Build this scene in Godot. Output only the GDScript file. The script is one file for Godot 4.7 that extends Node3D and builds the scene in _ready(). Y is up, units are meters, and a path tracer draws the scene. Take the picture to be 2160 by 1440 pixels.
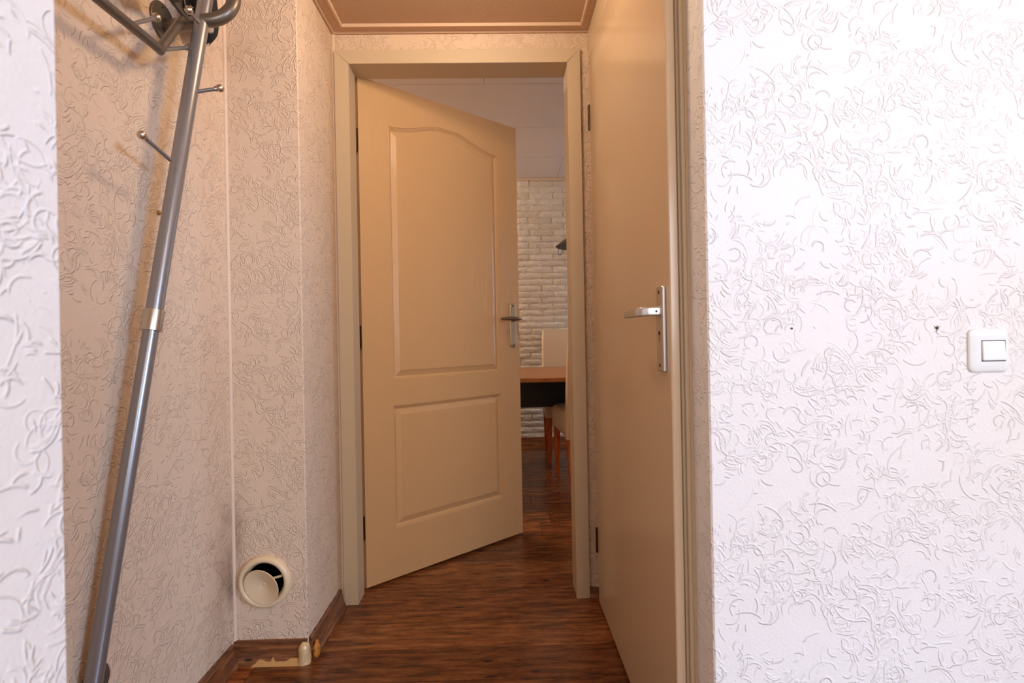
extends Node3D

const EYE := 0.995            # lens height
const CEIL := 2.148           # hall ceiling
const FCEIL := 2.43           # dining room ceiling
const XR := 0.386             # right wall of the corridor
const XL := -0.842            # alcove wall behind the coat rack
const XP := -0.617            # side of the pier beside the door
const ZP := -1.602            # front of the pier
const ZD := -1.940            # wall with the panelled door
const ZB := -2.040            # its other side
const ZF := -4.680            # painted brick wall of the dining room
const ZS := -0.950            # wall with the light switch

var mats := {}
var taken := {}
var rng := RandomNumberGenerator.new()


func _ready() -> void:
	rng.seed = 7
	# camera: level, a little to the right of the corridor's axis, rolled, lens shifted
	var cam := Camera3D.new()
	cam.name = "camera"
	var at := CameraAttributesPhysical.new()
	at.frustum_focal_length = 18.0
	at.exposure_aperture = 5.0
	at.frustum_focus_distance = 1.7
	at.frustum_near = 0.05
	at.frustum_far = 60.0
	at.auto_exposure_enabled = false
	cam.attributes = at
	cam.position = Vector3(0, EYE, 0)
	cam.rotation = Vector3(0, -0.0205, -0.0187)
	cam.keep_aspect = Camera3D.KEEP_HEIGHT
	cam.set_frustum(0.05 * 1440.0 / 1080.0, Vector2(0, -12.0 / 1080.0 * 0.05), 0.05, 60.0)
	add_child(cam)
	cam.current = true
	# sky and exposure
	var env := Environment.new()
	var sky := Sky.new()
	var ps := ProceduralSkyMaterial.new()
	ps.sky_top_color = Color(0.55, 0.68, 0.88)
	ps.sky_horizon_color = Color(0.82, 0.87, 0.93)
	ps.ground_horizon_color = Color(0.62, 0.63, 0.62)
	ps.ground_bottom_color = Color(0.4, 0.39, 0.36)
	sky.sky_material = ps
	env.sky = sky
	env.background_mode = Environment.BG_SKY
	env.tonemap_mode = Environment.TONE_MAPPER_LINEAR
	env.tonemap_exposure = 1.0
	env.sdfgi_enabled = true
	env.ssao_enabled = true
	env.ssil_enabled = true
	var we := WorldEnvironment.new()
	we.name = "environment"
	we.environment = env
	add_child(we)
	# daylight through the glazed front door behind the camera, and through the dining room's window
	daylight("front_door_daylight", Vector3(1.0, 1.5, 2.05), Vector3(0.6, 1.1, -1.0), Vector2(1.1, 1.1), Color8(240, 242, 250), 4.1)
	daylight("side_window_daylight", Vector3(2.25, 1.65, 0.5), Vector3(0.6, 1.2, -0.95), Vector2(0.9, 0.5), Color8(244, 245, 250), 1.3)
	daylight("garden_sky_daylight", Vector3(4.6, 1.95, 2.2), Vector3(0.0, 0.3, -1.0), Vector2(1.6, 0.8), Color8(160, 200, 255), 24.0)
	daylight("dining_window_daylight", Vector3(2.9, 1.45, -4.0), Vector3(0.0, 0.55, -4.1), Vector2(1.1, 1.4), Color8(205, 228, 255), 2.4)

	make_materials()
	shell()
	floors()
	ceilings()
	brick_wall()
	skirtings()
	casing()
	panelled_door()
	flush_door()
	coat_rack()
	hanging_cloth()
	wall_vent()
	light_switch()
	dining_table()
	chairs()
	pendant()
	hall_lamp()
	small_things()


func daylight(called: String, from: Vector3, to: Vector3, size: Vector2, color: Color, energy: float) -> void:
	var l := AreaLight3D.new()
	l.name = called
	l.area_size = size
	l.area_normalize_energy = true
	l.light_color = color
	l.light_energy = energy
	l.shadow_enabled = true
	l.area_range = 12.0
	l.area_attenuation = 2.0
	add_child(l)
	l.look_at_from_position(from, to, Vector3.UP)


# ------------------------------------------------------------------ mesh building
class Shape:
	var v := PackedVector3Array()
	var n := PackedVector3Array()
	var t := PackedVector2Array()
	var shift := Vector2.ZERO
	var turned := false       # runs the grain along the other axis

	func map(p: Vector3, q: Vector3) -> Vector2:
		var a := q.abs()
		var uv := Vector2(p.x, p.y)
		if a.x >= a.y and a.x >= a.z:
			uv = Vector2(p.z, p.y)
		elif a.y >= a.x and a.y >= a.z:
			uv = Vector2(p.x, p.z)
		if turned:
			uv = Vector2(uv.y, uv.x)
		return uv + shift

	func tri(a: Vector3, b: Vector3, c: Vector3, na: Vector3, nb: Vector3, nc: Vector3, uvs := []) -> void:
		var g := (c - a).cross(b - a)
		if g.length_squared() < 1e-18:
			return
		var s := na + nb + nc
		if uvs.is_empty():
			uvs = [map(a, s), map(b, s), map(c, s)]
		if g.dot(s) < 0.0:
			v.append_array([a, c, b])
			n.append_array([na, nc, nb])
			t.append_array([uvs[0], uvs[2], uvs[1]])
		else:
			v.append_array([a, b, c])
			n.append_array([na, nb, nc])
			t.append_array([uvs[0], uvs[1], uvs[2]])

	func quad(a: Vector3, b: Vector3, c: Vector3, d: Vector3, out: Vector3) -> void:
		var q := (c - a).cross(b - d)
		if q.dot(out) < 0.0:
			q = -q
		q = q.normalized()
		tri(a, b, c, q, q, q)
		tri(a, c, d, q, q, q)

	func quad_n(a: Vector3, b: Vector3, c: Vector3, d: Vector3, na: Vector3, nb: Vector3, nc: Vector3, nd: Vector3) -> void:
		tri(a, b, c, na, nb, nc)
		tri(a, c, d, na, nc, nd)

	# box with chamfered edges
	func box(lo: Vector3, hi: Vector3, r := 0.0, x := Transform3D.IDENTITY) -> void:
		var c := (lo + hi) / 2.0
		var h := (hi - lo) / 2.0
		r = minf(r, minf(h.x, minf(h.y, h.z)) * 0.98)
		var i := h - Vector3(r, r, r)
		var f := func(sx: float, sy: float, sz: float, k: int) -> Vector3:
			var e := i
			e[k] = h[k]
			return x * (c + Vector3(e.x * sx, e.y * sy, e.z * sz))
		for k in 3:
			for s in [-1.0, 1.0]:
				var o := Vector3.ZERO
				o[k] = s
				var ps := []
				for w in [[-1, -1], [1, -1], [1, 1], [-1, 1]]:
					var q := Vector3.ZERO
					q[k] = s
					q[(k + 1) % 3] = w[0]
					q[(k + 2) % 3] = w[1]
					ps.append(f.call(q.x, q.y, q.z, k))
				quad(ps[0], ps[1], ps[2], ps[3], x.basis * o)
		if r <= 0.0:
			return
		for k in 3:
			var k1 := (k + 1) % 3
			var k2 := (k + 2) % 3
			for s1 in [-1.0, 1.0]:
				for s2 in [-1.0, 1.0]:
					var ps := []
					for w in [[-1.0, k1], [1.0, k1], [1.0, k2], [-1.0, k2]]:
						var q := Vector3.ZERO
						q[k] = w[0]
						q[k1] = s1
						q[k2] = s2
						ps.append(f.call(q.x, q.y, q.z, w[1]))
					var o := Vector3.ZERO
					o[k1] = s1
					o[k2] = s2
					quad(ps[0], ps[1], ps[2], ps[3], x.basis * o)
		for sx in [-1.0, 1.0]:
			for sy in [-1.0, 1.0]:
				for sz in [-1.0, 1.0]:
					var o: Vector3 = (x.basis * Vector3(sx, sy, sz)).normalized()
					tri(f.call(sx, sy, sz, 0), f.call(sx, sy, sz, 1), f.call(sx, sy, sz, 2), o, o, o)

	# rings of equal length joined by quads, smooth
	func loft(rings: Array, closed := true, cap0 := true, cap1 := true, flip := false) -> void:
		var m: int = rings.size()
		var k: int = rings[0].size()
		var nn := []
		for i in m:
			var row := PackedVector3Array()
			row.resize(k)
			nn.append(row)
		var last := k if closed else k - 1
		for i in m - 1:
			for j in last:
				var j2 := (j + 1) % k
				var g: Vector3 = (rings[i + 1][j2] - rings[i][j]).cross(rings[i + 1][j] - rings[i][j2])
				if flip:
					g = -g
				nn[i][j] += g
				nn[i][j2] += g
				nn[i + 1][j] += g
				nn[i + 1][j2] += g
		for i in m - 1:
			for j in last:
				var j2 := (j + 1) % k
				quad_n(rings[i][j], rings[i][j2], rings[i + 1][j2], rings[i + 1][j], nn[i][j].normalized(), nn[i][j2].normalized(), nn[i + 1][j2].normalized(), nn[i + 1][j].normalized())
		if closed and cap0:
			cap(rings[0], rings[1])
		if closed and cap1:
			cap(rings[m - 1], rings[m - 2])

	func cap(ring: PackedVector3Array, inner: PackedVector3Array) -> void:
		var c := Vector3.ZERO
		var d := Vector3.ZERO
		for p in ring:
			c += p
		for p in inner:
			d += p
		c /= ring.size()
		d /= inner.size()
		var q := Vector3.ZERO
		for j in ring.size():
			q += (ring[j] - c).cross(ring[(j + 1) % ring.size()] - c)
		if q.length() < 1e-12:
			return
		q = q.normalized()
		if q.dot(c - d) < 0.0:
			q = -q
		for j in ring.size():
			tri(c, ring[j], ring[(j + 1) % ring.size()], q, q, q)

	# round bar along a path; rad may be one radius or one per point
	func tube(path: Array, rad, seg := 16, caps := true) -> void:
		var rings := []
		var side := Vector3.ZERO
		for i in path.size():
			var d: Vector3
			if i == 0:
				d = path[1] - path[0]
			elif i == path.size() - 1:
				d = path[i] - path[i - 1]
			else:
				d = (path[i + 1] - path[i]).normalized() + (path[i] - path[i - 1]).normalized()
			d = d.normalized()
			if i == 0:
				side = d.cross(Vector3.UP if absf(d.y) < 0.9 else Vector3.RIGHT).normalized()
			side = (side - d * side.dot(d)).normalized()
			var up := d.cross(side)
			var ring := PackedVector3Array()
			var r: float = rad[i] if rad is Array else rad
			for j in seg:
				var a := TAU * j / seg
				ring.append(path[i] + (side * cos(a) + up * sin(a)) * r)
			rings.append(ring)
		loft(rings, true, caps, caps, false)

	# profile of [radius, height] turned round x's y axis
	func lathe(profile: Array, seg := 32, x := Transform3D.IDENTITY) -> void:
		var rings := []
		for p in profile:
			var ring := PackedVector3Array()
			for j in seg:
				var a := TAU * j / seg
				ring.append(x * Vector3(cos(a) * p[0], p[1], sin(a) * p[0]))
			rings.append(ring)
		loft(rings, true, profile[0][0] > 1e-4, profile[-1][0] > 1e-4, true)

	func ball(c: Vector3, r: float, seg := 20) -> void:
		var pr := []
		for i in 13:
			var a := PI * i / 12.0
			pr.append([maxf(sin(a) * r, 1e-6), -cos(a) * r])
		lathe(pr, seg, Transform3D(Basis.IDENTITY, c))

	func mesh(across := Vector3.ZERO, from := 0.0) -> ArrayMesh:
		var a := []
		a.resize(Mesh.ARRAY_MAX)
		a[Mesh.ARRAY_VERTEX] = v
		a[Mesh.ARRAY_NORMAL] = n
		a[Mesh.ARRAY_TEX_UV] = t
		if across != Vector3.ZERO:
			var t2 := PackedVector2Array()
			for p in v:
				t2.append(Vector2(p.dot(across) - from, 1.0 - p.y / 2.3))
			a[Mesh.ARRAY_TEX_UV2] = t2
		var m := ArrayMesh.new()
		m.add_surface_from_arrays(Mesh.PRIMITIVE_TRIANGLES, a)
		return m


func obj(called: String, s, mat: Material, parent: Node = null, place := Transform3D.IDENTITY) -> MeshInstance3D:
	var o := MeshInstance3D.new()
	if parent == null:
		parent = self
	o.name = numbered(called) if parent == self else called
	o.mesh = s.mesh() if s is Shape else s
	o.material_override = mat
	o.transform = place
	parent.add_child(o, true)
	return o


func numbered(called: String) -> String:
	var k: int = taken.get(called, 0)
	taken[called] = k + 1
	return called if k == 0 else "%s_%03d" % [called, k]


func tag(o: Node, label: String, category: String, group := "", kind := "") -> Node:
	o.set_meta("label", label)
	o.set_meta("category", category)
	if group:
		o.set_meta("group", group)
	if kind:
		o.set_meta("kind", kind)
	return o


func thing(called: String, label: String, category: String, at := Vector3.ZERO, turn := 0.0, kind := "") -> Node3D:
	var o := Node3D.new()
	o.name = numbered(called)
	o.position = at
	o.rotation.y = turn
	add_child(o)
	tag(o, label, category, "", kind)
	return o


func struct(called: String, s, mat: Material, label: String, category: String) -> MeshInstance3D:
	var o := obj(called, s, mat)
	tag(o, label, category, "", "structure")
	return o


# ------------------------------------------------------------------ materials
func noise_image(w: int, h: int, freq: float, seed_: int, octaves := 3) -> Image:
	var f := FastNoiseLite.new()
	f.noise_type = FastNoiseLite.TYPE_SIMPLEX_SMOOTH
	f.frequency = freq
	f.seed = seed_
	f.fractal_octaves = octaves
	var i := f.get_seamless_image(w, h, false, false, 0.1, true)
	i.convert(Image.FORMAT_L8)
	return i


func mat(called: String, color: Color, rough: float, metal := 0.0, spec := 0.5) -> StandardMaterial3D:
	var m := StandardMaterial3D.new()
	m.resource_name = called
	m.albedo_color = color
	m.roughness = rough
	m.metallic = metal
	m.metallic_specular = spec
	mats[called] = m
	return m


func relief(m: StandardMaterial3D, tex: Texture2D, cm: float, scale: Vector2) -> void:
	m.heightmap_enabled = true
	m.heightmap_texture = tex
	m.heightmap_scale = cm
	m.uv1_scale = Vector3(scale.x, scale.y, 1)


func height_texture(h: PackedFloat32Array, w: int, rows: int) -> ImageTexture:
	return ImageTexture.create_from_image(Image.create_from_data(w, rows, false, Image.FORMAT_RF, h.to_byte_array()))


# raised strokes of trowelled structure plaster
func plaster_height(size: int, strokes: int, seed_: int) -> PackedFloat32Array:
	var r := RandomNumberGenerator.new()
	r.seed = seed_
	var h := PackedFloat32Array()
	h.resize(size * size)
	var base := noise_image(size, size, 0.11, seed_ + 1, 3).get_data()
	var broad := noise_image(size, size, 0.012, seed_ + 2, 2).get_data()
	for i in h.size():
		h[i] = base[i] / 255.0 * 0.16 + broad[i] / 255.0 * 0.25
	var dense := noise_image(256, 256, 0.018, seed_ + 3, 2)
	var mask := size - 1
	var again := 0
	var gx := 0.0
	var gy := 0.0
	var ga := 0.0
	var gb := 0.0
	var gn := 0
	for s in strokes:
		var x := r.randf() * size
		var y := r.randf() * size
		var a := r.randf() * TAU
		var long := r.randf()
		var n := int(8 + 62 * long * long + 10 * r.randf())
		var bend := (0.014 + 0.062 * pow(r.randf(), 1.6)) * (1.0 if r.randf() < 0.5 else -1.0)
		if r.randf() < 0.38:
			# a fleck
			n = r.randi_range(1, 5)
		if again > 0:
			# one more of a bundle of strokes that ran side by side under the trowel
			again -= 1
			var off := (5.0 + 5.0 * r.randf()) * (1.0 if again % 2 == 0 else -1.0)
			gx -= sin(ga) * off - cos(ga) * r.randf_range(-8, 8)
			gy += cos(ga) * off + sin(ga) * r.randf_range(-8, 8)
			x = gx
			y = gy
			a = ga + r.randf_range(-0.15, 0.15)
			bend = gb * r.randf_range(0.8, 1.2)
			n = int(gn * r.randf_range(0.5, 1.1))
		else:
			var d := dense.get_pixel(posmod(int(x * 256 / size), 256), posmod(int(y * 256 / size), 256)).r
			if r.randf() > smoothstep(0.28, 0.72, d) * 0.85 + 0.15:
				continue
			if r.randf() < 0.16 and n > 10:
				again = r.randi_range(2, 5)
				gx = x
				gy = y
				ga = a
				gb = bend
				gn = n
		var wide := 1.1 + r.randf() * 1.2
		var tall := 0.28 + r.randf() * 0.5
		if n < 6:
			wide *= 0.8
			tall *= 0.7
		var reach := int(ceil(wide)) + 1
		for k in n:
			x += cos(a)
			y += sin(a)
			a += bend + (r.randf() - 0.5) * 0.07
			var e := minf(1.0, minf(k + 2, n - k) / 5.0)
			var cx := int(floor(x))
			var cy := int(floor(y))
			for dy in range(-reach, reach + 1):
				var row := ((cy + dy) & mask) * size
				var py := cy + dy - y
				for dx in range(-reach, reach + 1):
					var px := cx + dx - x
					var q := 1.0 - (px * px + py * py) / (wide * wide * 1.7)
					if q > 0.0:
						var at := row + ((cx + dx) & mask)
						var want := 0.2 + tall * e * q
						if h[at] < want:
							h[at] = want
	return h


func make_materials() -> void:
	var ph := plaster_height(1024, 8600, 11)
	var plaster := height_texture(ph, 1024, 1024)
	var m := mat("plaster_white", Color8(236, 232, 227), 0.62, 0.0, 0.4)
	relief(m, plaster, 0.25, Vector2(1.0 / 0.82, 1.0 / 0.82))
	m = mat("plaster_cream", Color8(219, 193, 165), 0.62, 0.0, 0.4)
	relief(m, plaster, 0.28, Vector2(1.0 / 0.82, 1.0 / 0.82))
	for k in 2:
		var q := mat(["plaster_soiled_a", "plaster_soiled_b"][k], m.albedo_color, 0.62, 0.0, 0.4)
		relief(q, plaster, 0.28, Vector2(1.0 / 0.82, 1.0 / 0.82))
		q.detail_enabled = true
		q.detail_blend_mode = BaseMaterial3D.BLEND_MODE_MUL
		q.detail_uv_layer = BaseMaterial3D.DETAIL_UV_2
		q.detail_albedo = soil_texture(k)
	m = mat("plaster_smooth", Color8(222, 199, 173), 0.6, 0.0, 0.4)
	# fine orange-peel of ceilings
	var peel := ImageTexture.create_from_image(noise_image(512, 512, 0.09, 5, 3))
	m = mat("ceiling_paint", Color8(205, 172, 142), 0.7, 0.0, 0.3)
	relief(m, peel, 0.12, Vector2(4, 4))
	m = mat("tile_paint", Color8(226, 220, 214), 0.75, 0.0, 0.3)
	relief(m, peel, 0.05, Vector2(5, 5))
	mat("cornice_paint", Color8(212, 180, 150), 0.6, 0.0, 0.35)
	# paint on joinery
	m = mat("casing_cream", Color8(201, 181, 150), 0.38, 0.0, 0.45)
	m = mat("flush_door_paint", Color8(206, 180, 148), 0.2, 0.0, 0.5)
	m = mat("steel_frame_paint", Color8(214, 192, 158), 0.3)
	# embossed wood grain of the moulded door
	var g1 := noise_image(1024, 64, 0.1, 21, 3)
	var gh := PackedFloat32Array()
	gh.resize(1024 * 512)
	var gd := g1.get_data()
	var warp := noise_image(1024, 512, 0.01, 22, 2).get_data()
	for y in 512:
		for x in 1024:
			var xx := (x + int(warp[y * 1024 + x] / 255.0 * 40.0)) & 1023
			var q := gd[((y >> 3) & 63) * 1024 + xx] / 255.0
			gh[y * 1024 + x] = 1.0 - absf(q * 2.0 - 1.0)
	var grain := height_texture(gh, 1024, 512)
	for k in 2:
		m = mat(["moulded_door_upright", "moulded_door_level"][k], Color8(216, 177, 129), 0.3, 0.0, 0.5)
		relief(m, grain, 0.036, Vector2(3.2, 0.9))
	# floor boards: three tones of one grain
	var tex := wood_texture(1536, 768, 31, Color8(166, 112, 66), Color8(134, 82, 45), Color8(84, 49, 27), 1.0)
	var scratch := ImageTexture.create_from_image(noise_image(512, 512, 0.05, 40, 4))
	for k in 4:
		m = mat("floor_board_%d" % k, [Color(0.98, 0.95, 0.92), Color(0.8, 0.74, 0.7), Color(1.0, 0.9, 0.8), Color(0.9, 0.84, 0.82)][k], 0.24, 0.0, 0.5)
		m.albedo_texture = tex
		relief(m, scratch, 0.012, Vector2(0.6, 1.5))
	m = mat("skirting_wood", Color(1.0, 0.98, 0.95), 0.4)
	m.albedo_texture = wood_texture(512, 256, 51, Color8(150, 100, 62), Color8(118, 72, 40), Color8(86, 52, 30), 0.5)
	m.uv1_scale = Vector3(1.6, 7, 1)
	m = mat("table_wood", Color(0.9, 0.86, 0.82), 0.28)
	m.albedo_texture = wood_texture(512, 256, 61, Color8(200, 142, 84), Color8(182, 122, 66), Color8(160, 102, 52), 0.3)
	m.uv1_scale = Vector3(0.8, 3, 1)
	m = mat("leg_wood", Color(1, 1, 1), 0.3)
	m.albedo_texture = wood_texture(512, 256, 62, Color8(206, 112, 44), Color8(182, 88, 30), Color8(150, 66, 22), 0.35)
	m.uv1_scale = Vector3(2, 10, 1)
	mat("subfloor", Color8(40, 24, 16), 0.9)
	mat("black_board", Color8(16, 15, 15), 0.45)
	mat("peeled_fibre", Color8(196, 146, 84), 0.85)
	mat("glossy_filler", Color8(206, 172, 122), 0.18, 0.0, 0.6)
	mat("orange_filler", Color8(190, 118, 40), 0.55)
	# bricks under wall paint
	var rough := ImageTexture.create_from_image(noise_image(512, 512, 0.045, 71, 4))
	for k in 3:
		m = mat("painted_brick_%d" % k, [Color8(228, 222, 208), Color8(222, 214, 198), Color8(232, 226, 214)][k], 0.7, 0.0, 0.35)
		relief(m, rough, 0.5, Vector2(2.6, 3.1))
	# metals
	mat("grey_enamel", Color8(146, 143, 140), 0.28, 0.6)
	mat("dark_enamel", Color8(112, 102, 90), 0.32, 0.6)
	mat("brushed_steel", Color8(196, 186, 172), 0.3, 1.0)
	mat("satin_aluminium", Color8(206, 202, 196), 0.3, 0.9)
	mat("brass", Color8(180, 140, 80), 0.3, 1.0)
	m = mat("worn_nickel", Color8(206, 200, 176), 0.28, 0.85)
	relief(m, scratch, 0.04, Vector2(9, 9))
	mat("aged_bronze", Color8(158, 136, 112), 0.26, 0.9)
	mat("hinge_bronze", Color8(74, 52, 34), 0.4, 0.7)
	mat("black_hole", Color8(10, 9, 8), 0.9)
	# plastics, leather, cloth
	mat("cream_plastic", Color8(226, 200, 160), 0.28)
	mat("white_plastic", Color8(232, 234, 230), 0.3)
	m = mat("cream_leather", Color8(208, 190, 166), 0.42)
	relief(m, scratch, 0.05, Vector2(8, 8))
	mat("seam_thread", Color8(120, 100, 80), 0.8)
	mat("lamp_black", Color8(34, 32, 34), 0.5)
	mat("lamp_inside", Color8(226, 222, 214), 0.6)
	mat("dark_wire", Color8(44, 42, 42), 0.4, 0.5)
	m = mat("black_cloth", Color(1, 1, 1), 0.8)
	m.albedo_texture = cloth_texture()
	mat("dirt_mark", Color8(96, 60, 34), 0.9)
	mat("render_outside", Color8(190, 186, 178), 0.9)


func wood_texture(w: int, h: int, seed_: int, light: Color, mid: Color, dark: Color, knots: float) -> ImageTexture:
	# broad figure, long fibres, fine pores and a mottle
	var a := noise_image(w / 16, h / 2, 0.06, seed_, 3)
	a.resize(w, h, Image.INTERPOLATE_CUBIC)
	var b := noise_image(w / 48, h, 0.22, seed_ + 1, 3)
	b.resize(w, h, Image.INTERPOLATE_CUBIC)
	var c := noise_image(w / 3, h, 0.09, seed_ + 2, 3)
	c.resize(w, h, Image.INTERPOLATE_CUBIC)
	var mottle := noise_image(w / 4, h, 0.03, seed_ + 5, 5)
	mottle.resize(w, h, Image.INTERPOLATE_CUBIC)
	var ed := mottle.get_data()
	var ad := a.get_data()
	var bd := b.get_data()
	var cd := c.get_data()
	var out := PackedByteArray()
	out.resize(w * h * 3)
	var r := RandomNumberGenerator.new()
	r.seed = seed_
	var spots := []
	for k in int(14 * knots):
		spots.append([r.randf() * w, r.randf() * h, 5.0 + r.randf() * 7.0, 3.0 + r.randf() * 5.0])
	for y in h:
		for x in w:
			var i := y * w + x
			var t := ad[i] / 255.0 * 0.34 + bd[i] / 255.0 * 0.17 + cd[i] / 255.0 * 0.15 + ed[i] / 255.0 * 0.34
			t = clampf((t - 0.31) / 0.40, 0.0, 1.0)
			var col := light.lerp(mid, minf(1.0, t * 2.0)) if t < 0.5 else mid.lerp(dark, t * 2.0 - 1.0)
			var fine := cd[i] / 255.0
			if fine > 0.72:
				col = col.darkened((fine - 0.72) * 0.9)
			out[i * 3] = int(col.r * 255)
			out[i * 3 + 1] = int(col.g * 255)
			out[i * 3 + 2] = int(col.b * 255)
	for s in spots:
		for dy in range(-12, 13):
			for dx in range(-22, 23):
				var q := sqrt(pow(dx / (s[2] * 1.4), 2) + pow(dy / s[3], 2))
				if q < 1.6:
					var i := (posmod(int(s[1]) + dy, h) * w + posmod(int(s[0]) + dx, w)) * 3
					var k := 0.35 + 0.65 * smoothstep(0.5, 1.6, q)
					if q > 0.75 and q < 0.95:
						k *= 1.25
					for e in 3:
						out[i + e] = int(minf(255, out[i + e] * k))
	return ImageTexture.create_from_image(Image.create_from_data(w, h, false, Image.FORMAT_RGB8, out))


# smoky dirt in the corner and black flecks along the foot of the walls, 0.7 m wide and 2.3 m tall
func soil_texture(k: int) -> ImageTexture:
	var w := 256
	var h := 512
	var img := Image.create(w, h, false, Image.FORMAT_RGBA8)
	var n := noise_image(w, h, 0.03, 91 + k, 4)
	var r := RandomNumberGenerator.new()
	r.seed = 93 + k
	for y in h:
		for x in w:
			var u := x / float(w) * 0.7
			var v := (1.0 - y / float(h)) * 2.3
			var q := n.get_pixel(x, y).r
			var a := 0.0
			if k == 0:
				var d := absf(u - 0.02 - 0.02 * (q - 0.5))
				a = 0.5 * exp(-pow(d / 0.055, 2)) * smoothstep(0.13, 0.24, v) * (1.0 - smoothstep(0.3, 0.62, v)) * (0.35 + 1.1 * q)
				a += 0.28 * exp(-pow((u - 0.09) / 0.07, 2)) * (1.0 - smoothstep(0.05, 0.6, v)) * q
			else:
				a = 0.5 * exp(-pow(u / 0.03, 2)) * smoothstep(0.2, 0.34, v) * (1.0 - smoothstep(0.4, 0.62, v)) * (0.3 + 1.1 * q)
			img.set_pixel(x, y, Color8(120, 88, 66, int(clampf(a, 0, 1) * 255)))
	for e in [0, 1]:
		for i in 46:
			var u: float = (absf(r.randfn(0.0, 0.05)) if k == 0 else 0.226 + r.randfn(0.0, 0.0015) if i < 16 else 0.25 + r.randf() * 0.3)
			var v := 0.075 + absf(r.randfn(0.0, 0.05 if k == 0 else 0.16))
			img.set_pixel(clampi(int(u / 0.7 * w), 0, w - 1), clampi(int((1.0 - v / 2.3) * h), 0, h - 1), Color8(60, 42, 30, r.randi_range(60, 220)))
	return ImageTexture.create_from_image(img)


func cloth_texture() -> ImageTexture:
	var a := noise_image(256, 256, 0.03, 81, 3)
	var d := a.get_data()
	var out := PackedByteArray()
	out.resize(256 * 256 * 3)
	for i in d.size():
		var k := 1.0 if d[i] > 140 else 0.0
		out[i * 3] = int(lerpf(20, 196, k))
		out[i * 3 + 1] = int(lerpf(18, 178, k))
		out[i * 3 + 2] = int(lerpf(22, 160, k))
	var t := ImageTexture.create_from_image(Image.create_from_data(256, 256, false, Image.FORMAT_RGB8, out))
	return t


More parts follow.
